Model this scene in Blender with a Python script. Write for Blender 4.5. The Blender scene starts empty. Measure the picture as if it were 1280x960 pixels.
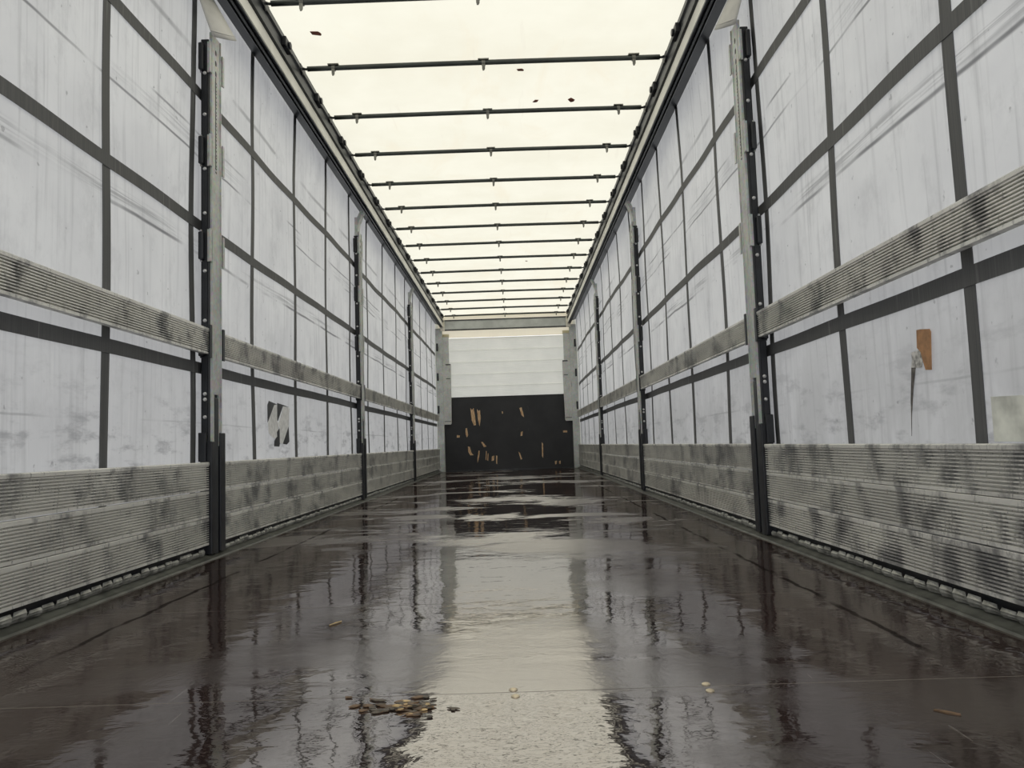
import bpy, math, random
from mathutils import Matrix, Vector
random.seed(7)
scene = bpy.context.scene
col = scene.collection

# ------------------------------------------------------------------ camera
F_PX, YAW, PITCH, ROLL = 948.0, .0027, .0795, .0329
cam_d = bpy.data.cameras.new('camera')
cam = bpy.data.objects.new('camera', cam_d)
col.objects.link(cam)
cam_d.sensor_width = 36.0
cam_d.lens = F_PX / 1280 * 36.0
cam_d.clip_start = .02
def cam_axis(u, w, v):
    """camera-frame (right, forward, up) before roll -> world"""
    c, s = math.cos(PITCH), math.sin(PITCH)
    w, v = c*w - s*v, s*w + c*v
    c, s = math.cos(YAW), math.sin(YAW)
    return Vector((c*u - s*w, s*u + c*w, v))
cr, sr = math.cos(ROLL), math.sin(ROLL)
ax_r, ax_u, ax_f = cam_axis(cr, 0, -sr), cam_axis(sr, 0, cr), cam_axis(0, 1, 0)
M = Matrix((ax_r, ax_u, -ax_f)).transposed().to_4x4()
M.translation = Vector((.1254, 0, .462))
cam.matrix_world = M
scene.camera = cam

# ------------------------------------------------------------------ sky, exposure
world = bpy.data.worlds.new('overcast_sky')
scene.world = world
world.use_nodes = True
wn, wl = world.node_tree.nodes, world.node_tree.links
wn.clear()
tc = wn.new('ShaderNodeTexCoord'); sp = wn.new('ShaderNodeSeparateXYZ'); rp = wn.new('ShaderNodeValToRGB')
bg = wn.new('ShaderNodeBackground'); wo = wn.new('ShaderNodeOutputWorld')
mr = wn.new('ShaderNodeMapRange'); mr.inputs[1].default_value = -1; mr.inputs[2].default_value = 1
wl.new(tc.outputs['Generated'], sp.inputs[0]); wl.new(sp.outputs[2], mr.inputs[0]); wl.new(mr.outputs[0], rp.inputs[0])
e = rp.color_ramp.elements
e[0].position, e[0].color = .47, (.34, .35, .37, 1)
e[1].position, e[1].color = .53, (.94, .96, 1.0, 1)
k = e.new(.85); k.color = (1, 1, 1.0, 1)
wl.new(rp.outputs[0], bg.inputs[0]); bg.inputs[1].default_value = 1.55
wl.new(bg.outputs[0], wo.inputs[0])
vs = scene.view_settings
scene.display_settings.display_device = 'sRGB'
vs.view_transform = 'Standard'; vs.look = 'None'; vs.gamma = 1; vs.use_curve_mapping = False
vs.exposure = 0.0

# ------------------------------------------------------------------ shader helpers
class NT:
    def __init__(s, name):
        s.m = bpy.data.materials.new(name); s.m.use_nodes = True
        s.t = s.m.node_tree; s.t.nodes.clear()
        s.out = s.n('ShaderNodeOutputMaterial')
        s.geo = None
    def n(s, k): return s.t.nodes.new(k)
    def put(s, v, sock):
        if hasattr(v, 'is_output'): s.t.links.new(v, sock)
        elif isinstance(v, (tuple, list)):
            sock.default_value = tuple(v) + ((1,) if len(v) == 3 and len(sock.default_value) == 4 else ())
        else: sock.default_value = v
    def pos(s):
        if s.geo is None: s.geo = s.n('ShaderNodeNewGeometry')
        return s.geo.outputs['Position']
    def math(s, op, a, b=0.0, c=None, clamp=False):
        x = s.n('ShaderNodeMath'); x.operation = op; x.use_clamp = clamp
        s.put(a, x.inputs[0]); s.put(b, x.inputs[1])
        if c is not None: s.put(c, x.inputs[2])
        return x.outputs[0]
    def xyz(s, v=None):
        x = s.n('ShaderNodeSeparateXYZ'); s.put(v or s.pos(), x.inputs[0]); return x.outputs
    def scale(s, sc, v=None, off=(0, 0, 0)):
        x = s.n('ShaderNodeMapping'); s.put(v or s.pos(), x.inputs[0])
        x.inputs['Scale'].default_value = sc; x.inputs['Location'].default_value = off
        return x.outputs[0]
    def noise(s, sc, v=None, detail=3, rough=.55, dist=0):
        x = s.n('ShaderNodeTexNoise'); s.put(v or s.pos(), x.inputs['Vector'])
        x.inputs['Scale'].default_value = sc; x.inputs['Detail'].default_value = detail
        x.inputs['Roughness'].default_value = rough; x.inputs['Distortion'].default_value = dist
        return x.outputs[0]
    def ramp(s, f, a, b, lo=0.0, hi=1.0, smooth=True):
        x = s.n('ShaderNodeMapRange'); x.interpolation_type = 'SMOOTHSTEP' if smooth else 'LINEAR'
        s.put(f, x.inputs[0])
        for i, v in enumerate((a, b, lo, hi)): s.put(v, x.inputs[i+1])
        return x.outputs[0]
    def mix(s, f, a, b, mode='MIX'):
        x = s.n('ShaderNodeMix'); x.data_type = 'RGBA'; x.blend_type = mode
        s.put(f, x.inputs[0]); s.put(a, x.inputs[6]); s.put(b, x.inputs[7]); return x.outputs[2]
    def bump(s, h, strength, dist=.01, normal=None):
        x = s.n('ShaderNodeBump'); x.inputs['Strength'].default_value = strength
        x.inputs['Distance'].default_value = dist; s.put(h, x.inputs['Height'])
        if normal is not None: s.put(normal, x.inputs['Normal'])
        return x.outputs[0]
    def bsdf(s, color, rough=.5, metal=0.0, normal=None, spec=.5):
        x = s.n('ShaderNodeBsdfPrincipled')
        s.put(color, x.inputs['Base Color']); s.put(rough, x.inputs['Roughness']); s.put(metal, x.inputs['Metallic'])
        x.inputs['Specular IOR Level'].default_value = spec
        if normal is not None: s.put(normal, x.inputs['Normal'])
        return x.outputs[0]
    def mixs(s, f, a, b):
        x = s.n('ShaderNodeMixShader'); s.put(f, x.inputs[0]); s.put(a, x.inputs[1]); s.put(b, x.inputs[2]); return x.outputs[0]
    def trans(s, color):
        x = s.n('ShaderNodeBsdfTranslucent'); s.put(color, x.inputs[0]); return x.outputs[0]
    def done(s, sh):
        s.t.links.new(sh, s.out.inputs[0]); return s.m

def simple(name, color, rough=.5, metal=0.0, var=.25, sc=8.0, spec=.5):
    t = NT(name)
    f = t.ramp(t.noise(sc, detail=4), .3, .7)
    c = t.mix(f, tuple(v*(1-var) for v in color), tuple(min(1, v*(1+var)) for v in color))
    return t.done(t.bsdf(c, rough, metal, spec=spec))

def make_curtain_mat():
    t = NT('grey_curtain_fabric')
    x, y, z = t.xyz()
    side = t.math('MULTIPLY', x, 9.0)
    # blotchy wear
    c = t.mix(t.ramp(t.noise(2.3, detail=5), .3, .7), (.66, .66, .655), (.76, .76, .745))
    c = t.mix(t.ramp(z, 1.5, .45, 0, .5), c, (.52, .52, .53))          # grime low down, plus dimmer light there painted in as darker colour
    # vertical streaks of rain dirt
    st = t.noise(1.0, t.scale((3, 34, 1.1)), detail=4, rough=.6)
    c = t.mix(t.ramp(st, .50, .74, 0, .42), c, (.34, .34, .34))
    st2 = t.noise(1.0, t.scale((3, 60, 2.5)), detail=2)
    c = t.mix(t.ramp(st2, .56, .74, 0, .26), c, (.74, .74, .72))
    # rub marks of the side slats: long thin lines at the slat heights, between the straps
    rub = None
    for z0, w, amt in ((1.388, .012, .9), (1.425, .040, .5), (1.85, .009, .85), (1.90, .050, .4), (1.957, .009, .8), (.60, .006, .45), (2.33, .02, .5)):
        tilt = t.math('MULTIPLY_ADD', t.noise(1.3, t.scale((5, 1, 0))), .035, z0 - .0175)
        d = t.math('ABSOLUTE', t.math('SUBTRACT', z, tilt))
        line = t.ramp(d, w, w*.15, 0, 1)
        brk = t.ramp(t.noise(1.0, t.scale((9, 1.5, 3), off=(z0*7, z0*3, 0)), detail=3), .42, .60, 0, amt)
        v = t.math('MULTIPLY', line, brk)
        if w > .02:
            v = t.math('MULTIPLY', v, t.ramp(t.noise(1.0, t.scale((3, 2.0, 90)), detail=3), .4, .62))
        rub = v if rub is None else t.math('MAXIMUM', rub, v)
    c = t.mix(rub, c, (.17, .17, .175))
    # scuffs and grime low down near the boards
    low = t.ramp(z, .95, .42, 0, 1)
    g = t.ramp(t.noise(1.0, t.scale((4, 5, 16)), detail=5, rough=.65), .50, .70)
    c = t.mix(t.math('MULTIPLY', t.math('MULTIPLY', low, g), .7), c, (.25, .25, .26))
    mott = t.ramp(t.noise(1.0, t.scale((4, 7, 5)), detail=6, rough=.72), .48, .72, 0, .32)
    c = t.mix(mott, c, (.40, .40, .40))
    # specks
    rd = t.math('MULTIPLY', t.ramp(x, .5, 1, 0, .42), t.ramp(z, 1.1, .55, 0, 1))
    c = t.mix(t.math('MULTIPLY', rd, t.ramp(t.noise(1.0, t.scale((4, 5, 2)), detail=5, rough=.65), .25, .6)), c, (.36, .36, .355))
    sk = t.ramp(t.noise(26, detail=2), .70, .76)
    c = t.mix(t.math('MULTIPLY', sk, .45), c, (.16, .16, .16))
    nrm = t.bump(t.noise(2.2, t.scale((1, 1.6, .8)), detail=3), .35, .03)
    d = t.bsdf(c, .55, 0, nrm, spec=.35)
    return t.done(t.mixs(.45, d, t.trans(c)))

def make_strap_mat():
    t = NT('woven_strap')
    s = t.ramp(t.noise(1.0, t.scale((3, 55, 1.5)), detail=3), .60, .72, 0, .5)
    s2 = t.noise(1.0, t.scale((3, 300, 1)), detail=1)
    c = t.mix(t.ramp(s2, .3, .7), (.085, .087, .089), (.13, .132, .132))
    return t.done(t.mixs(.12, t.bsdf(t.mix(s, c, (.30, .30, .29)), .6), t.trans((.30, .30, .29))))

def make_alu_mat():
    t = NT('weathered_ribbed_aluminium')
    oi = t.n('ShaderNodeObjectInfo').outputs['Random']
    sh = t.n('ShaderNodeCombineXYZ'); t.put(t.math('MULTIPLY', oi, 40), sh.inputs[1])
    va = t.n('ShaderNodeVectorMath'); va.operation = 'ADD'; t.put(t.pos(), va.inputs[0]); t.put(sh.outputs[0], va.inputs[1])
    p = va.outputs[0]
    c = t.mix(t.ramp(t.noise(1.0, t.scale((6, 2.2, 7), p), detail=4), .3, .7), (.68, .67, .63), (.86, .85, .80))
    d = t.ramp(t.noise(1.0, t.scale((6, 7, 5), p), detail=5, rough=.68), .48, .66, 0, .78)
    c = t.mix(d, c, (.14, .14, .15))
    d2 = t.ramp(t.noise(1.0, t.scale((6, 70, 22), p), detail=3, rough=.7), .58, .70, 0, .55)
    c = t.mix(d2, c, (.10, .10, .105))
    r = t.ramp(t.noise(9, p), .3, .7, .34, .55)
    return t.done(t.bsdf(c, r, .35))

def make_galv_mat(name, base, dark):
    t = NT(name)
    v = t.n('ShaderNodeTexVoronoi'); t.put(t.pos(), v.inputs['Vector']); v.inputs['Scale'].default_value = 70
    f = t.math('MULTIPLY', t.ramp(t.noise(7, detail=5), .35, .7), .7)
    c = t.mix(f, base, dark)
    c = t.mix(.25, c, v.outputs['Color'], 'SOFT_LIGHT')
    sc = t.ramp(t.noise(1.0, t.scale((60, 40, 5)), detail=3), .64, .7, 0, .5)
    c = t.mix(sc, c, (.14, .14, .13))
    return t.done(t.bsdf(c, .48, .35))

def make_roof_mat():
    t = NT('translucent_cream_tarpaulin')
    c = t.mix(t.ramp(t.noise(1.4, detail=5, rough=.6), .3, .75), (.765, .745, .635), (.71, .685, .57))
    s = t.ramp(t.noise(1.0, t.scale((2.2, .9, 1)), detail=5, rough=.65, dist=.6), .52, .72, 0, .55)
    c = t.mix(s, c, (.72, .665, .53))
    cr = t.ramp(t.noise(1.0, t.scale((14, 1.2, 1)), detail=3), .66, .72, 0, .25)
    c = t.mix(cr, c, (.66, .62, .52))
    n = t.bump(t.noise(3.0, t.scale((1, 2, 1)), detail=3), .25, .03)
    return t.done(t.mixs(.82, t.bsdf(c, .5, 0, n, spec=.3), t.trans(c)))

def make_strip_mat():
    t = NT('cream_strip_fabric')
    return t.done(t.mixs(.75, t.bsdf((.92, .88, .77), .6), t.trans((.98, .94, .84))))

def make_floor_mat():
    t = NT('wet_brown_phenolic_plywood')
    x, y, z = t.xyz()
    # puddle film: where the water stands smooth, and where the damp board scatters
    flow = t.noise(1.0, t.scale((.9, 1.15, 0), off=(3.1, .4, 0)), detail=5, rough=.58, dist=.5)
    streak = t.noise(1.0, t.scale((1.3, 2.4, 0)), detail=6, rough=.66, dist=.9)
    f = t.math('MULTIPLY_ADD', streak, .45, t.math('MULTIPLY', flow, .62))
    damp = t.ramp(f, .53, .60)                                   # 0 = standing water, 1 = damp board
    far = t.ramp(y, 2.2, 4.2, .45, 1)
    damp = t.math('MULTIPLY', damp, far)
    rough = t.ramp(damp, 0, 1, .035, .30, smooth=False)
    # small ripples and board texture
    rip = t.noise(1.0, t.scale((9, 15, 0)), detail=3, rough=.5, dist=.4)
    big = t.noise(1.0, t.scale((2.2, 3.0, 0)), detail=2)
    grain = t.noise(1.0, t.scale((75, 75, 0)), detail=2)
    fine = t.noise(1.0, t.scale((34, 52, 0)), detail=2, dist=.5)
    h = t.math('MULTIPLY_ADD', fine, .045, t.math('MULTIPLY_ADD', rip, .26, big))
    n = t.bump(h, .08, .05)
    n = t.bump(t.math('MULTIPLY', grain, t.math('MULTIPLY_ADD', damp, .9, .06)), .10, .006, n)
    # transverse joints between the boards
    fr = t.math('ABSOLUTE', t.math('SUBTRACT', t.math('FRACT', t.math('DIVIDE', t.math('SUBTRACT', y, 1.05), .82)), .5))
    seam = t.ramp(fr, .0035, .0012)
    lj = t.math('ABSOLUTE', t.math('SUBTRACT', t.math('ABSOLUTE', x), t.math('MULTIPLY_ADD', t.noise(6, detail=3), .05, .955)))
    crack = t.math('MULTIPLY', t.ramp(lj, .012, .004), t.ramp(t.noise(2.6, detail=3), .42, .56))
    # colour
    c = t.mix(t.ramp(t.noise(1.6, detail=4), .3, .7), (.021, .0128, .0115), (.036, .022, .019))
    c = t.mix(t.math('MULTIPLY', damp, .55), c, (.070, .060, .055))
    edge = t.ramp(t.math('ABSOLUTE', x), .75, 1.15, 0, .7)
    c = t.mix(t.math('MULTIPLY', edge, t.ramp(t.noise(3.5, detail=5), .35, .65)), c, (.055, .044, .039))
    scr = t.ramp(t.noise(1.0, t.scale((60, 2.5, 0)), detail=2, dist=.8), .70, .73, 0, .35)
    c = t.mix(scr, c, (.22, .20, .18))
    c = t.mix(t.math('MULTIPLY', seam, .6), c, (.20, .18, .16))
    c = t.mix(t.math('MULTIPLY', crack, .85), c, (.012, .010, .010))
    lw = t.n('ShaderNodeLayerWeight'); lw.inputs[0].default_value = .5; t.put(n, lw.inputs['Normal'])
    roof_glare = t.ramp(t.math('MULTIPLY_ADD', t.noise(2.0, detail=3), .5, t.math('ABSOLUTE', t.math('SUBTRACT', x, .08))), 0.80, .44, .02, .33)  # gloss raised along the centre to paint in a brighter roof reflection
    fac = t.math('MULTIPLY_ADD', t.math('POWER', lw.outputs['Facing'], 3.0), .50, roof_glare)
    fac = t.math('MULTIPLY', fac, t.math('MULTIPLY_ADD', seam, -.6, 1.0))
    fac = t.math('MULTIPLY', fac, t.math('MULTIPLY_ADD', crack, -.75, 1.0))
    d = t.n('ShaderNodeBsdfDiffuse'); t.put(c, d.inputs[0]); t.put(n, d.inputs['Normal'])
    g = t.n('ShaderNodeBsdfGlossy'); g.inputs[0].default_value = (1, .97, .95, 1); t.put(rough, g.inputs['Roughness']); t.put(n, g.inputs['Normal'])
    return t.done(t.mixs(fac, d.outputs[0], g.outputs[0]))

def make_board_white():
    t = NT('white_ribbed_panel')
    x, y, z = t.xyz()
    h = t.math('SINE', t.math('MULTIPLY', z, 190))
    c = t.mix(t.ramp(t.noise(3, detail=4), .3, .7), (.82, .82, .76), (.88, .875, .81))
    return t.done(t.mixs(.38, t.bsdf(c, .45, 0, t.bump(h, .3, .004)), t.trans(c)))

def make_black_ply():
    t = NT('black_film_plywood')
    c = t.mix(t.ramp(t.noise(3, detail=4), .3, .7), (.010, .0105, .013), (.020, .020, .023))
    s = t.ramp(t.noise(1.0, t.scale((26, 1, 5)), detail=4), .66, .74, 0, .5)
    return t.done(t.bsdf(t.mix(s, c, (.07, .066, .062)), .5))

def make_wood():
    t = NT('bare_wood')
    c = t.mix(t.ramp(t.noise(1.0, t.scale((120, 1, 14)), detail=3), .35, .65), (.42, .22, .095), (.80, .60, .37))
    return t.done(t.bsdf(c, .7))

MAT = dict(
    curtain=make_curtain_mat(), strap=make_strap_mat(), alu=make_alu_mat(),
    galv=make_galv_mat('galvanised_steel', (.56, .575, .555), (.40, .415, .40)),
    galv_pale=make_galv_mat('pale_galvanised_steel', (.58, .585, .555), (.46, .465, .445)),
    roof=make_roof_mat(), strip=make_strip_mat(), floor=make_floor_mat(), panel=make_board_white(), ply=make_black_ply(), wood=make_wood(),
    black=simple('black_painted_steel', (.0085, .010, .0135), .42, 0, .4, 12),
    dark=simple('dark_grey_steel', (.030, .034, .038), .42, .2, .35, 9),
    rail=simple('dark_anodised_rail', (.034, .038, .043), .36, .3, .3, 5),
    bow=simple('grey_green_tube', (.052, .060, .056), .4, .3, .25, 6),
    clip=simple('clip_steel', (.17, .17, .155), .4, .5, .3, 40),
    bolt=simple('bright_bolt', (.60, .60, .60), .3, .5, .1, 40),
    kerb=simple('olive_grey_profile', (.085, .088, .076), .38, .2, .45, 14),
    tooth=simple('bright_lashing_steel', (.27, .27, .25), .34, .5, .5, 22),
    flap=simple('pale_flap_fabric', (.56, .55, .52), .6, 0, .15, 6),
    flap_w=simple('cream_fabric_strip', (.80, .76, .65), .6, 0, .06, 5),
    beam=simple('pale_grey_beam', (.50, .52, .50), .45, .1, .15, 4),
    white=simple('white_painted_rail', (.78, .77, .71), .5, 0, .12, 3),
    stk_black=simple('black_sticker_film', (.014, .015, .018), .4, 0, .4, 30),
    stk_white=simple('torn_white_film', (.88, .88, .88), .5, 0, .13, 34),
    tape=simple('brown_packing_tape', (.40, .20, .08), .4, 0, .22, 40),
    torn=simple('torn_grey_film', (.48, .47, .45), .5, 0, .55, 60),
    tear=simple('dark_tear', (.13, .12, .11), .7, 0, .4, 40),
    patch=simple('pale_repair_patch', (.66, .67, .61), .5, 0, .3, 9),
    leaf=simple('dead_leaf', (.19, .055, .03), .7, 0, .5, 60),
    straw=simple('pale_straw', (.55, .40, .20), .6, 0, .3, 60),
    grit=simple('wet_dirt', (.075, .06, .042), .5, 0, .6, 60),
    litter=simple('brown_litter', (.13, .078, .04), .5, 0, .6, 50),
    screw=simple('brass_screw', (.58, .50, .36), .35, .5, .2, 60),
)

# ------------------------------------------------------------------ mesh helpers
class MB:
    def __init__(s): s.v, s.f, s.mi = [], [], []
    def add(s, vs, fs, m=0):
        o = len(s.v); s.v += [tuple(p) for p in vs]
        s.f += [tuple(i + o for i in f) for f in fs]; s.mi += [m]*len(fs); return s
    def box(s, x0, x1, y0, y1, z0, z1, m=0):
        vs = [(x, y, z) for x in (x0, x1) for y in (y0, y1) for z in (z0, z1)]
        return s.add(vs, [(0, 1, 3, 2), (4, 6, 7, 5), (0, 4, 5, 1), (2, 3, 7, 6), (0, 2, 6, 4), (1, 5, 7, 3)], m)
    def extrude(s, prof, y0, y1, m=0):
        """closed (x, z) profile swept along y"""
        n = len(prof)
        vs = [(x, y0, z) for x, z in prof] + [(x, y1, z) for x, z in prof]
        fs = [(i, (i+1) % n, n + (i+1) % n, n + i) for i in range(n)]
        return s.add(vs, fs + [tuple(range(n)), tuple(range(2*n-1, n-1, -1))], m)
    def slab(s, pts, axis, a0, a1, m=0):
        """polygon thickened along axis ('x': pts are (y, z); 'y': pts are (x, z); 'z': pts are (x, y))"""
        n = len(pts)
        mk = {'x': lambda p, a: (a, p[0], p[1]), 'y': lambda p, a: (p[0], a, p[1]), 'z': lambda p, a: (p[0], p[1], a)}[axis]
        vs = [mk(p, a0) for p in pts] + [mk(p, a1) for p in pts]
        return s.add(vs, [(i, (i+1) % n, n + (i+1) % n, n + i) for i in range(n)] + [tuple(range(n)), tuple(range(2*n-1, n-1, -1))], m)
    def tube(s, path, r, n=10, m=0):
        path = [Vector(p) for p in path]; rs = r if isinstance(r, (list, tuple)) else [r]*len(path)
        o = len(s.v); vs = []
        for i, p in enumerate(path):
            d = (path[min(i+1, len(path)-1)] - path[max(i-1, 0)]).normalized()
            a = d.cross(Vector((0, 0, 1)) if abs(d.z) < .9 else Vector((0, 1, 0))).normalized(); b = d.cross(a)
            vs += [p + rs[i]*(math.cos(2*math.pi*q/n)*a + math.sin(2*math.pi*q/n)*b) for q in range(n)]
        fs = [(i*n+q, i*n+(q+1) % n, (i+1)*n+(q+1) % n, (i+1)*n+q) for i in range(len(path)-1) for q in range(n)]
        fs += [tuple(range(n)), tuple((len(path)-1)*n+q for q in range(n-1, -1, -1))]
        return s.add(vs, fs, m)
    def build(s, name, mat, parent=None, smooth=False, bevel=0):
        me = bpy.data.meshes.new(name)
        me.from_pydata(s.v, [], s.f)
        for q in (mat if isinstance(mat, (list, tuple)) else [mat]): me.materials.append(MAT[q])
        if any(s.mi): me.polygons.foreach_set('material_index', s.mi)
        import bmesh
        bm = bmesh.new(); bm.from_mesh(me); bmesh.ops.recalc_face_normals(bm, faces=bm.faces); bm.to_mesh(me); bm.free()
        if smooth: me.polygons.foreach_set('use_smooth', [True]*len(me.polygons))
        me.update()
        o = bpy.data.objects.new(name, me); col.objects.link(o)
        if parent is not None: o.parent = parent
        if bevel:
            b = o.modifiers.new('bevel', 'BEVEL'); b.width = bevel; b.segments = 2; b.limit_method = 'ANGLE'
        return o

def tag(o, label=None, cat=None, group=None, kind=None):
    if label: o['label'] = label
    if cat: o['category'] = cat
    if group: o['group'] = group
    if kind: o['kind'] = kind
    return o
def empty(name, loc, label, cat, group=None):
    o = bpy.data.objects.new(name, None); col.objects.link(o); o.location = loc; o.empty_display_size = .1
    return tag(o, label, cat, group)
def copy_tree(o, loc):
    r = o.copy(); col.objects.link(r); r.location = loc
    for ch in list(o.children):
        c = ch.copy(); col.objects.link(c); c.parent = r
        for g in list(ch.children):
            d = g.copy(); col.objects.link(d); d.parent = c
    return r
SIDES = ((-1, 'left'), (1, 'right'))
Y0, Y1 = -.30, 14.0
POSTS = {-1: (3.42, 6.79, 10.22), 1: (3.47, 6.77, 10.06)}
PW = .14

# ------------------------------------------------------------------ floor, roof, front wall
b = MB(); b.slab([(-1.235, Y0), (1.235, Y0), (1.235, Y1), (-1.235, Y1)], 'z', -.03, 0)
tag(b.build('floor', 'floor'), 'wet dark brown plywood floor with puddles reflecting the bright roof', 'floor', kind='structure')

BOW_Y0, BOW_DY, BOW_Z, RB = 3.888, .7133, 2.862, 1.155
def roof_z(x, y):
    k = (y - BOW_Y0)/BOW_DY
    return BOW_Z + .026 - .016*math.sin(math.pi*(k % 1.0))**2 + .012*math.cos(x*1.3) + .004*math.sin(5*x + 3*y)
nx, ny = 24, 200
vs = [(-1.19 + 2.38*i/nx, Y0 + (Y1 + .02 - Y0)*j/ny, roof_z(-1.19 + 2.38*i/nx, Y0 + (Y1 + .02 - Y0)*j/ny)) for j in range(ny+1) for i in range(nx+1)]
fs = [(j*(nx+1)+i, j*(nx+1)+i+1, (j+1)*(nx+1)+i+1, (j+1)*(nx+1)+i) for j in range(ny) for i in range(nx)]
tag(MB().add(vs, fs).build('ceiling', 'roof', smooth=True), 'cream translucent tarpaulin roof glowing with daylight', 'roof', kind='structure')

# front wall: white ribbed panel with horizontal joints
prof = [(14.004, 1.20)]
for i in range(5):
    z0 = 1.35 + i*.224
    prof += [(14.004, z0), (14.004, z0 + .212), (14.022, z0 + .215), (14.022, z0 + .221)]
b = MB()
b.add([(x, y, z) for y, z in prof for x in (-1.305, 1.305)], [(2*i, 2*i+1, 2*i+3, 2*i+2) for i in range(len(prof)-1)])
for sx in (-1, 1): b.box(sx*1.22, sx*1.36, 14.0, 14.03, 0, 2.95)
tag(b.build('wall_front', 'panel'), 'white ribbed front wall panel above the black plywood', 'wall', kind='structure')

# ------------------------------------------------------------------ side curtains with straps
def cx(s, y, z):
    """x of the curtain: gently billowing"""
    bul = .006*math.sin(1.9*y + .7*s) + .005*math.sin(4.1*z + 2.3*y) + .004*math.sin(7.3*y - 3*z)
    return s*(1.318 + .7*bul - .012*max(0, (z - 2.3))/.5)
BAY = ('before the nearest post', 'between the nearest and second posts', 'between the second and third posts', 'beyond the third post')
STRAPS = {-1: [1.06, 1.86, 2.645, 3.373, 4.18, 4.996, 5.808, 6.658, 7.483, 8.366, 9.258, 10.09, 10.9, 11.7, 12.5, 13.3],
          1: [1.16, 1.944, 2.706, 3.457, 4.213, 5.04, 5.785, 6.569, 7.37, 8.18, 9.0, 9.82, 10.64, 11.45, 12.25, 13.05, 13.75]}
for s, nm in SIDES:
    ny, nz = 260, 36
    yy = [Y0 + (Y1 - .005 - Y0)*j/ny for j in range(ny+1)]; zz = [-.06 + 2.92*i/nz for i in range(nz+1)]
    vs = [(cx(s, y, z), y, z) for y in yy for z in zz]
    fs = [(j*(nz+1)+i, j*(nz+1)+i+1, (j+1)*(nz+1)+i+1, (j+1)*(nz+1)+i) for j in range(ny) for i in range(nz)]
    root = empty('side_curtain', (s*1.31, 6.8, 0), 'long scuffed grey tarpaulin curtain with dark straps closing the %s side' % nm, 'curtain', 'side curtains')
    inv = Matrix.Translation((-s*1.31, -6.8, 0))
    def shift(m): m.v = [(x - s*1.31, y - 6.8, z) for x, y, z in m.v]; return m
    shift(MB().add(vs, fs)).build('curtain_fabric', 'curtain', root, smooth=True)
    def ribbon(pts, wv, t=.0022, off=.0015):
        """strip along pts (y, z); wv is the half-width direction (dy, dz)"""
        m = MB(); vs = []
        for y, z in pts:
            for a, dd in ((-1, off), (1, off), (1, off + t), (-1, off + t)):
                q = (y + a*wv[0], z + a*wv[1]); vs.append((cx(s, *q) - s*dd, q[0], q[1]))
        n = len(pts)
        fs = [(4*i+q, 4*i+(q+1) % 4, 4*i+4+(q+1) % 4, 4*i+4+q) for i in range(n-1) for q in range(4)] + [(0, 1, 2, 3), (4*n-1, 4*n-2, 4*n-3, 4*n-4)]
        return shift(m.add(vs, fs))
    for y in STRAPS[s]:
        ribbon([(y, -.05 + 2.9*i/48) for i in range(49)], (.025, 0)).build('upright_strap', 'strap', root)
    for h in (.857, 1.53, 2.156):
        ribbon([(Y0 + 14.2*i/320, h) for i in range(321)], (0, .026), .0022, .0038).build('level_strap', 'strap', root)

# ------------------------------------------------------------------ roof rails (one per side)
for s, nm in SIDES:
    root = empty('roof_rail', (s*1.2, 6.8, 2.7), 'long dark and white roof rail above the %s curtain' % nm, 'rail', 'roof rails')
    def R(prof, name, mat, y0=Y0, y1=Y1 - .12):
        m = MB(); m.extrude([(s*(a - 1.2), c - 2.7) for a, c in prof], y0 - 6.8, y1 - 6.8); return m.build(name, mat, root)
    # curtain track: two dark lips with a groove between
    R([(1.208, 2.655), (1.200, 2.645), (1.200, 2.665), (1.190, 2.665), (1.190, 2.65), (1.178, 2.65), (1.178, 2.665), (1.165, 2.655), (1.150, 2.645), (1.152, 2.66), (1.165, 2.672), (1.165, 2.70), (1.30, 2.745), (1.30, 2.73), (1.208, 2.70)], 'curtain_track', 'rail')
    R([(1.157, 2.656), (1.152, 2.66), (1.154, 2.738), (1.165, 2.745), (1.30, 2.79), (1.30, 2.745), (1.165, 2.70), (1.165, 2.672)], 'rail_face', 'white')
    R([(1.162, 2.742), (1.140, 2.745), (1.138, 2.775), (1.150, 2.78), (1.150, 2.83), (1.138, 2.838), (1.140, 2.872), (1.19, 2.892), (1.30, 2.88), (1.30, 2.79), (1.165, 2.745)], 'sliding_track', 'dark')
    # roof carriages between the bows
    for i in range(28):
        y = BOW_Y0 + (i*.5 - .0)*BOW_DY
        if i % 2 == 1 and y < 13.8:
            m = MB(); m.box(s*(1.120 - 1.2), s*(1.158 - 1.2), y - .06 - 6.8, y + .06 - 6.8, .095, .150)
            m.tube([(s*(1.12 - 1.2), y - 6.8, .12), (s*(1.108 - 1.2), y - 6.8, .12)], .022, 10)
            m.build('roof_carriage', 'black', root, bevel=.004)

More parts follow.
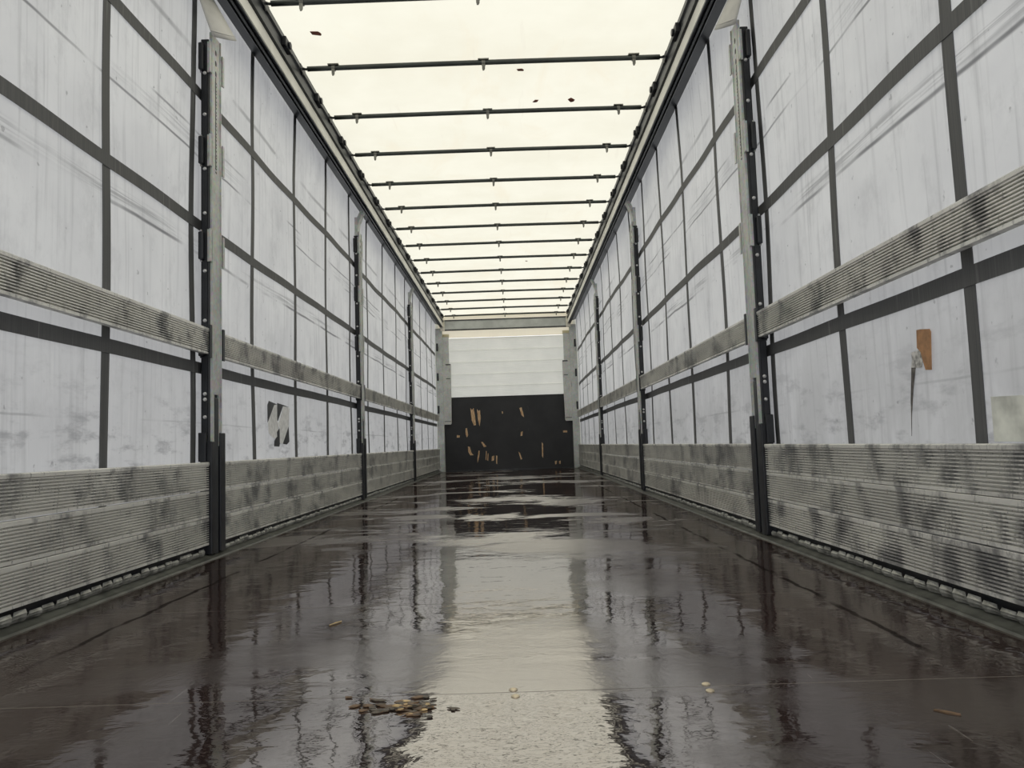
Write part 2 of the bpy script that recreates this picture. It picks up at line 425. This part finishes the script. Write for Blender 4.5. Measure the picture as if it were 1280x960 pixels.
# ------------------------------------------------------------------ floor edge profiles and lashing rails
for s, nm in SIDES:
    m = MB(); m.extrude([(s*a, c) for a, c in [(1.222, .0), (1.226, .006), (1.236, .007), (1.270, .018), (1.285, .018), (1.285, -.10), (1.222, -.10)]], Y0, Y1)
    tag(m.build('trim_%d' % (1 if s < 0 else 2), 'kerb'), 'olive grey metal floor edge profile along the %s side' % nm, 'trim', kind='structure')
    ps = POSTS[s]; rnd = random.Random(3)
    for k, (ya, yb) in enumerate([(1.0, ps[0] - .03), (ps[0] + PW + .03, ps[1] - .03), (ps[1] + PW + .03, ps[2] - .03), (ps[2] + PW + .03, 13.8)]):
        root = empty('lashing_rail', (s*1.272, ya, .018), 'toothed lashing rail under the boards on the %s side, %s' % (nm, BAY[k]), 'rail', 'lashing rails')
        m = MB(); m.box(s*.004, s*.010, 0, yb - ya, 0, .040); m.build('rail_back', 'black', root)
        m = MB(); y = .03
        while y < yb - ya - .04:
            j, hgt = rnd.uniform(-.003, .003), rnd.uniform(.020, .030)
            vs = []
            for q in range(4):                       # a twisted lip: flat at the foot, folded over at the top
                u = q/3
                for dy in (-.031 + .010*u, .029):
                    vs.append((-s*(.004 + .010*math.sin(u*2.4) + (.012 if dy > 0 else 0)*(1 - u) + j), y + dy + .012*u, .001 + hgt*u))
            vs2 = [(a + s*.002, c, d) for a, c, d in vs]
            fs = [(2*q, 2*q+1, 2*q+3, 2*q+2) for q in range(3)]
            m.add(vs + vs2, fs + [(8+a, 8+c, 8+d, 8+e_) for a, c, d, e_ in fs] + [(0, 2, 10, 8), (2, 4, 12, 10), (4, 6, 14, 12), (1, 9, 11, 3), (3, 11, 13, 5), (5, 13, 15, 7), (0, 8, 9, 1), (6, 7, 15, 14)])
            y += .064
        m.build('lashing_teeth', 'tooth', root)

# ------------------------------------------------------------------ side boards and slats
def board_profile(h, ribs, lip):
    """(depth, z) outline of one hollow ribbed board; depth 0 is the face towards the room"""
    top = h - (.016 if lip else .010); bot = .010
    pitch = (top - bot)/ribs
    p = [(.0, .0)]
    for i in range(ribs):
        z = bot + i*pitch
        p += [(.0, z), (.011, z + pitch*.03), (.011, z + pitch*.46), (.004, z + pitch*.50), (.0, z + pitch*.58)]
    if lip: p += [(.0, top), (-.003, top + .003), (-.003, h - .003), (.001, h)]
    else: p += [(.0, top), (.0, h - .001), (.001, h)]
    return p + [(.024, h), (.024, 0)]
LEVELS = (('bottom', .062, .1165, 10, False), ('middle', .1825, .1165, 10, False), ('top', .303, .124, 10, True))
for s, nm in SIDES:
    ps = POSTS[s]
    spans = [(Y0, ps[0] - .012)] + [(ps[i] + PW + .012, ps[i+1] - .012) for i in range(2)] + [(ps[2] + PW + .012, 13.80)]
    for k, (ya, yb) in enumerate(spans):
        for lv, z0, h, ribs, lip in LEVELS:
            prof = board_profile(h, ribs, lip)
            m = MB(); m.extrude([(s*a, c) for a, c in prof], 0, yb - ya)
            o = m.build('side_board', 'alu'); o.location = (s*1.2526, ya, z0 + random.uniform(-.001, .001))
            tag(o, '%s low ribbed aluminium board on the %s wall, %s' % (lv, nm, BAY[k]), 'board', 'low side boards')
        prof = board_profile(.119, 10, True)
        m = MB(); m.extrude([(s*a, c) for a, c in prof], 0, yb - ya)
        o = m.build('side_board', 'alu'); o.location = (s*1.2526, ya, .915)
        tag(o, 'single ribbed board halfway up the %s wall, %s' % (nm, BAY[k]), 'board', 'waist high side boards')

# ------------------------------------------------------------------ sliding posts
ORD = ('nearest', 'second', 'third and farthest')
def make_post(s, nm):
    root = empty('sliding_post', (s*1.25, POSTS[s][0], 0), '', 'post', 'sliding side posts')
    X = lambda a: s*a                                  # a > 0 goes outwards from the inner face
    P = PW
    # body: black channel behind the bright face plate
    m = MB(); m.box(X(.006), X(.044), .0, P, .019, 2.41); m.build('channel', 'black', root, bevel=.004)
    m = MB(); m.box(X(.012), X(.036), -.006, .004, .55, 2.40); m.build('flange', 'black', root)
    # face plate ends in two prongs at the bottom
    m = MB()
    m.slab([(.012, .50), (.038, .50), (.038, .735), (.090, .735), (.090, .50), (.118, .50), (.118, 2.45), (.012, 2.45)], 'x', X(-.002), X(.008))
    m.box(X(-.006), X(-.0015), .010, .018, .50, 2.45); m.box(X(-.006), X(-.0015), .112, .120, .50, 2.45)
    m.build('face_plate', 'galv', root)
    m = MB()
    m.box(X(-.003), X(.02), .043, .086, .012, .72); m.build('locking_bar', 'dark', root, bevel=.004)
    # keyhole slots up the middle of the plate
    m = MB(); z = 2.385
    for q in range(40):
        hh = .026 if q < 3 else .011
        m.slab([(.060, z), (.067, z - .004), (.070, z - hh*.5), (.066, z - hh), (.058, z - hh + .003), (.056, z - hh*.45)], 'x', X(-.0035), X(0))
        z -= .052 if q < 3 else .0175 + .004*math.sin(q*2.1)
        if z < 1.78: break
    m.box(X(-.003), X(.0), .0575, .0640, 1.80, 2.25)
    m.build('keyhole_slots', 'black', root)
    # socket at the bottom
    m = MB()
    m.box(X(-.010), X(.044), -.010, .034, .019, .52); m.box(X(-.010), X(.044), .094, P + .012, .019, .56)
    m.box(X(.002), X(.044), .03, .1, .019, .52)
    m.build('socket', 'black', root, bevel=.004)
    m = MB(); m.box(X(.012), X(.046), -.026, -.004, .43, .56); m.build('socket_cheek', 'black', root, bevel=.003)
    m = MB(); m.box(X(.012), X(.046), P + .004, P + .02, .43, .56); m.build('socket_cheek', 'black', root, bevel=.003)
    # slat pockets, a pair of open plates at each slat height
    for z in (.975, 1.42, 1.87, 2.32):
        for y0, y1 in ((-.016, .004), (P - .004, P + .018)):
            m = MB()
            m.box(X(-.006), X(-.001), y0, y1, z - .075, z + .075)
            m.box(X(-.006), X(.046), min(y0, y1) + (.012 if y0 < 0 else .006), min(y0, y1) + (.016 if y0 < 0 else .010), z - .075, z + .075)
            m.build('slat_pocket', 'galv' if z > 1 else 'dark', root)
        m = MB(); m.box(X(.022), X(.045), -.030, -.004, z - .07, z + .06); m.build('pocket_back', 'black', root, bevel=.005)
    for z in (2.24, 2.04, 1.78, 1.57, 1.30, 1.07, .735, .71, .63):
        m = MB(); m.tube([(X(.022), -.001, z), (X(.022), -.010, z), (X(.022), -.0145, z)], [.0085, .0085, .004], 10)
        m.build('bolt', 'bolt', root)
    return root
def make_head(s):
    m = MB()                                            # bent strap from the post top in to the rail
    pts = [(.010, 2.40), (.008, 2.47), (.0, 2.54), (-.03, 2.615), (-.048, 2.646)]
    prof = [(s*a, c) for a, c in pts] + [(s*(a + .03), c + .004) for a, c in reversed(pts)]
    m.extrude(prof, .02, .11)
    m.box(s*.008, s*.034, .0, .03, 2.41, 2.58)
    return m.build('head_bracket', 'galv', None)
for s, nm in SIDES:
    proto = make_post(s, nm)
    roots = [proto] + [copy_tree(proto, (s*1.25, POSTS[s][i], 0)) for i in (1, 2)]
    for i, r in enumerate(roots):
        r['label'] = '%s steel post with a black foot on the %s side wall' % (ORD[i], nm)
        if i > 0:
            h = make_head(s); h.parent = r

# fabric flaps hanging over the heads of the nearest posts
for s, nm in SIDES:
    y0 = POSTS[s][0]; nu, nv = 10, 12; vs = []
    for j in range(nv+1):
        v = j/nv
        for i in range(nu+1):
            u = i/nu
            y = y0 - .135 + .090*v**2.2 + (.225 - .075*v)*u
            out = (.076 + .056*u)*v**.9
            x = 1.296 - out - .022*math.sin(math.pi*u)*v
            z = 2.70 - (.305 - .060*u)*v - .008*math.sin(math.pi*u)*v
            vs.append((s*x, y, z))
    fs = [(j*(nu+1)+i, j*(nu+1)+i+1, (j+1)*(nu+1)+i+1, (j+1)*(nu+1)+i) for j in range(nv) for i in range(nu)]
    root = empty('fabric_flap', (0, 0, 0), 'pale fabric flap drooping over the top of the nearest post on the %s side' % nm, 'flap', 'fabric flaps')
    o = MB().add(vs, fs).build('flap_sheet', 'flap', root, smooth=True)
    q = o.modifiers.new('thickness', 'SOLIDIFY'); q.thickness = .003; q.offset = 0
    hem = [vs[(nv-1)*(nu+1)+i] for i in range(nu+1)]; m = MB()
    m.tube([(a - s*.002, c, d - .004) for a, c, d in hem], .0035, 6); m.build('flap_hem', 'flap', root, smooth=True)

# ------------------------------------------------------------------ roof bows
def make_bow():
    root = empty('roof_bow', (0, BOW_Y0, BOW_Z), '', 'roof bow', 'roof bows')
    L = RB - .045
    m = MB(); m.tube([(-L + 2*L*i/16, 0, .004*math.cos(math.pi*(i/16 - .5))) for i in range(17)], .0155, 12); m.build('bow_tube', 'bow', root, smooth=True)
    for s in (-1, 1):
        m = MB(); m.tube([(s*(L - .01), 0, 0), (s*(L + .012), 0, -.002), (s*(L + .028), 0, .004)], [.009, .008, .009], 8)
        m.tube([(s*(L + .028), 0, -.012), (s*(L + .052), 0, -.012)], .026, 12)
        m.box(s*(L + .026), s*(L + .050), -.055, .055, -.03, .012)
        m.build('end_carriage', 'black', root, bevel=.003)
    for x in (-L + .165, 0, L - .165):
        m = MB(); m.box(x - .034, x + .034, -.022, .022, .014, .021)
        m.tube([(x - .011, 0, 0), (x + .011, 0, 0)], .0195, 12)
        m.slab([(x - .010, -.014), (x + .010, -.014), (x + .009, -.045), (x + .003, -.056), (x - .006, -.056), (x - .009, -.045)], 'y', -.019, -.012)
        m.build('roof_clip', 'clip', root)
    return root
NUM = ('first', 'second', 'third', 'fourth', 'fifth', 'sixth', 'seventh', 'eighth', 'ninth', 'tenth', 'eleventh', 'twelfth', 'thirteenth', 'fourteenth', 'fifteenth')
bow = make_bow()
for i in range(15):
    r = bow if i == 0 else copy_tree(bow, (0, BOW_Y0 + i*BOW_DY - (.03 if i == 14 else 0), BOW_Z))
    r['label'] = '%s dark tube across the roof counting from the nearest' % NUM[i] if i else 'nearest dark tube across the roof, cut by the top of the picture'

# ------------------------------------------------------------------ front end: plywood, pillars, beam, white strip
root = empty('plywood_panel', (0, 13.975, 0), 'black plywood panel with splintered gouges low on the front wall', 'panel')
m = MB(); m.box(-1.19, 1.19, -.005, .026, 0, 1.362); m.build('panel_sheet', 'ply', root, bevel=.002)
m = MB(); m.slab([(-1.19, -.012), (1.19, -.012), (1.19, -.005), (-1.19, -.005)], 'z', .0, .022); m.build('bottom_strip', 'dark', root)
GOUGES = [
  [(-.694, 1.157), (-.666, 1.119), (-.635, 1.155), (-.613, 1.007), (-.6, .84), (-.637, .831), (-.678, .935)],
  [(-.573, 1.134), (-.548, 1.097), (-.518, 1.114), (-.508, .966), (-.534, .813), (-.56, .931)],
  [(-.793, .784), (-.767, .791), (-.749, .662), (-.772, .615), (-.796, .681)],
  [(-.758, .453), (-.722, .441), (-.695, .33), (-.66, .292), (-.719, .287), (-.754, .35)],
  [(-.517, .526), (-.484, .525), (-.42, .442), (-.465, .429)],
  [(-.566, .37), (-.544, .362), (-.558, .252), (-.591, .144), (-.588, .235)],
  [(-.43, .358), (-.415, .357), (-.428, .193), (-.442, .194)],
  [(-.395, .32), (-.384, .302), (-.395, .174), (-.413, .193)],
  [(-.323, .256), (-.279, .269), (-.289, .182), (-.333, .172)],
  [(-.246, .271), (-.224, .26), (-.232, .114), (-.25, .122)],
  [(.209, 1.127), (.25, 1.14), (.276, 1.033), (.288, .955), (.245, .993)],
  [(.22, .685), (.257, .698), (.247, .618), (.214, .612)],
  [(.599, .489), (.623, .452), (.614, .196), (.594, .233)],
  [(1., .689), (1.073, .686), (1.072, .65), (.998, .652)],
  [(.164, .328), (.192, .301), (.229, .19), (.203, .18)],
  [(.828, .134), (.865, .14), (.856, .079), (.83, .072)],
  [(.902, .132), (.931, .138), (.929, .076), (.903, .084)],
  [(-.954, .668), (-.9, .656), (-.908, .619), (-.959, .621)],
  [(-.117, 1.079), (-.095, 1.071), (-.096, 1.034), (-.115, 1.034)],
]
for g in GOUGES:
    m = MB(); m.slab(g, 'y', -.0065, -.004); m.build('gouge', 'wood', root)

for s, nm in SIDES:
    root = empty('corner_pillar', (s*1.235, 13.9, 0), 'galvanised corner pillar at the %s edge of the front wall' % nm, 'pillar', 'front corner pillars')
    X = lambda a: s*(a - 1.235)
    m = MB(); m.box(X(1.175), X(1.30), -.02, .07, 0, 2.64); m.build('pillar_post', 'galv', root, bevel=.005)
    m = MB(); m.slab([(X(1.19), .86), (X(1.055), .86), (X(1.040), .885), (X(1.025), 1.96), (X(1.19), 1.96)], 'y', -.01, .03)
    m.box(X(1.06), X(1.19), .0, .05, 1.96, 2.48)
    m.build('pillar_plate', 'galv_pale', root, bevel=.003)
    m = MB(); m.box(X(1.03), X(1.125), -.014, -.008, 1.955, 1.975); m.box(X(1.045), X(1.12), -.014, -.008, 1.70, 1.712); m.box(X(1.046), X(1.165), -.014, -.008, .915, .925)
    m.build('plate_fold', 'dark', root)
    for z in (2.30, 1.75, 1.15):
        m = MB(); m.box(X(1.255), X(1.285), -.045, -.018, z - .08, z + .06); m.build('hinge_block', 'black', root, bevel=.003)
root = empty('roof_beam', (0, 13.88, 2.7), 'pale grey steel beam across the top of the front wall', 'beam')
m = MB(); m.box(-1.145, 1.175, -.03, .03, -.09, .075); m.build('beam_web', 'beam', root, bevel=.004)
m = MB(); m.box(-1.15, 1.18, -.045, .03, .070, .086); m.build('beam_lip', 'dark', root); 
m = MB(); m.box(-1.15, 1.18, -.042, .03, -.108, -.092); m.build('beam_lip', 'dark', root)
for s in (-1, 1):
    m = MB(); m.box(s*1.12, s*1.20, -.05, .02, -.11, .10); m.tube([(s*1.16, -.045, .03), (s*1.16, -.075, .03)], .02, 10); m.build('corner_casting', 'flap_w', root, bevel=.006)
root = empty('fabric_strip', (0, 13.91, 2.5), 'cream fabric strip hanging under the pale front beam', 'strip')
m = MB()
n = 40; pts = [(-1.25 + 2.5*i/n, .02 + .006*math.sin(i*.9)) for i in range(n+1)]
m.slab(pts + [(a, c + .003) for a, c in reversed(pts)], 'z', -.04, .40); m.build('strip_sheet', 'strip', root)
for s in (-1, 1):
    m = MB(); m.box(s*1.05, s*1.26, -.002, .012, -.04, .035); m.build('strip_end', 'roof', root)

# ------------------------------------------------------------------ stickers, tape and patches on the curtains
def wall_patch(parent, name, mat, pts, s, off, t=.0012):
    m = MB()
    cyz = [(cx(s, y, z) - s*off, y, z) for y, z in pts]; n = len(cyz)
    vs = cyz + [(x - s*t, y, z) for x, y, z in cyz]
    m.add(vs, [(i, (i+1) % n, n+(i+1) % n, n+i) for i in range(n)] + [tuple(range(n)), tuple(range(2*n-1, n-1, -1))])
    return m.build(name, mat, parent)
STK_B = [[(4.441, .764), (4.599, .752), (4.542, .744), (4.431, .652), (4.411, .636), (4.413, .739)],
         [(4.607, .761), (4.857, .748), (4.726, .746), (4.62, .653), (4.596, .652)],
         [(4.839, .627), (4.85, .527), (4.795, .508), (4.709, .513)],
         [(4.586, .581), (4.652, .608), (4.658, .521), (4.641, .495), (4.535, .498), (4.544, .531), (4.593, .556)]]
STK_W = [[(4.542, .744), (4.598, .748), (4.596, .652), (4.628, .638), (4.619, .602), (4.586, .581), (4.593, .556), (4.561, .546), (4.505, .548), (4.421, .574), (4.411, .634)],
         [(4.733, .747), (4.857, .743), (4.839, .627), (4.709, .513), (4.65, .518), (4.652, .602), (4.628, .622), (4.628, .643)]]
root = empty('torn_sticker', (0, 0, 0), 'torn black and white sticker low on the left curtain past the first post', 'sticker')
for q in STK_B: wall_patch(root, 'black_film', 'stk_black', q, -1, .004)
for q in STK_W: wall_patch(root, 'white_film', 'stk_white', q, -1, .0055)
TAPE = [(2.217, .758), (2.194, .757), (2.146, .751), (2.14, .742), (2.152, .634), (2.184, .637), (2.196, .668), (2.204, .692), (2.222, .706)]
TORN = [(2.26, .696), (2.231, .698), (2.203, .698), (2.194, .668), (2.208, .646), (2.266, .652), (2.255, .674)]
TEAR = [(2.266, .652), (2.243, .65), (2.264, .585), (2.282, .508), (2.289, .448), (2.282, .556)]
PATCH = [(1.889, .541), (1.752, .537), (1.625, .531), (1.637, .429), (1.888, .43)]
root = empty('tape_patch', (0, 0, 0), 'strip of brown tape stuck over a tear in the right curtain', 'tape')
wall_patch(root, 'tape_strip', 'tape', TAPE, 1, .006); wall_patch(root, 'torn_film', 'torn', TORN, 1, .0045); wall_patch(root, 'curtain_tear', 'tear', TEAR, 1, .003)
tag(wall_patch(None, 'repair_patch', 'patch', PATCH, 1, .004), 'pale repair patch on the right curtain at the picture edge', 'patch')

# ------------------------------------------------------------------ leaves on the roof, bits on the floor
LEAF = (((-.955, 4.22), .030, .4, 'largest red brown leaf on the roof near the left rail'), ((.60, 5.22), .030, 1.2, 'brown leaf on the roof nearest the right rail'),
        ((.345, 5.215), .022, 2.2, 'small brown leaf on the roof between the other two right of centre'), ((.235, 4.76), .022, .2, 'thin brown leaf on the roof just behind the second tube'), ((.344, 9.9), .020, 1, 'tiny dark leaf on the roof far along the trailer'))
for (x, y), r, a, lab in LEAF:
    z = roof_z(x, y) - .004; m = MB()
    n = 9; pts = []
    for i in range(n):
        t_ = 2*math.pi*i/n; rr = r*(1 if i % 2 else .78)
        u, v = rr*math.cos(t_)*1.3, rr*math.sin(t_)*.8
        pts.append((u*math.cos(a) - v*math.sin(a), u*math.sin(a) + v*math.cos(a)))
    m.slab(pts, 'z', -.001, .001)
    o = m.build('dead_leaf', 'leaf'); o.location = (x, y, z)
    tag(o, lab, 'leaf', 'dead leaves on the roof')

m = MB(); rnd = random.Random(5)
for i in range(80):
    r_, a = abs(rnd.gauss(0, .045)), rnd.uniform(0, 6.28)
    x, y = r_*math.cos(a)*1.25, r_*math.sin(a)*.62
    L_, w_, t_ = rnd.uniform(.004, .016), rnd.uniform(.002, .007), rnd.uniform(-.6, .6)
    z = .001 + .006*math.exp(-(r_/.03)**2)*rnd.random()
    pts = [(x + u*math.cos(t_) - v*math.sin(t_), y + u*math.sin(t_) + v*math.cos(t_)) for u, v in ((-L_, 0), (-L_*.4, -w_), (L_*.5, -w_*.8), (L_, 0), (L_*.4, w_), (-L_*.5, w_*.7))]
    m.slab(pts, 'z', z, z + .0016, rnd.choice((0, 0, 0, 1, 1, 1, 2)))
o = m.build('leaf_litter', ['grit', 'litter', 'straw']); o.location = (-.085, 1.39, 0)
tag(o, 'small clump of wet leaf litter on the floor near the camera', 'litter', kind='stuff')

def screw(x, y, lab):
    m = MB(); m.tube([(0, 0, -.002), (0, 0, .0015), (0, 0, .003)], [.008, .008, .005], 14); m.box(-.005, .005, -.0012, .0012, .0028, .0034)
    o = m.build('floor_screw', 'screw'); o.location = (x, y, .0); return tag(o, lab, 'screw', 'floor screws')
screw(.468, 1.470, 'brass floor screw right of centre, the farther of the pair')
screw(.466, 1.432, 'brass floor screw right of centre, the nearer of the pair')
screw(.105, 1.474, 'brass floor screw in the bright reflection, the farther of the pair')
screw(.109, 1.436, 'brass floor screw in the bright reflection, the nearer of the pair')
m = MB(); m.tube([(-.012, -.02, .002), (0, 0, .003), (.010, .022, .002)], [.0014, .002, .0014], 6); o = m.build('straw_piece', 'straw'); o.location = (-.371, 2.066, 0)
tag(o, 'short pale straw lying on the wet floor left of centre', 'straw')
m = MB(); m.slab([(-.018, .014), (-.012, .016), (.003, .003), (.014, -.008), (.012, -.013), (-.003, -.005)], 'z', 0, .002); o = m.build('wood_splinter', 'litter'); o.location = (.82, 1.285, 0)
tag(o, 'pale wood splinter on the brown floor near the right', 'splinter')
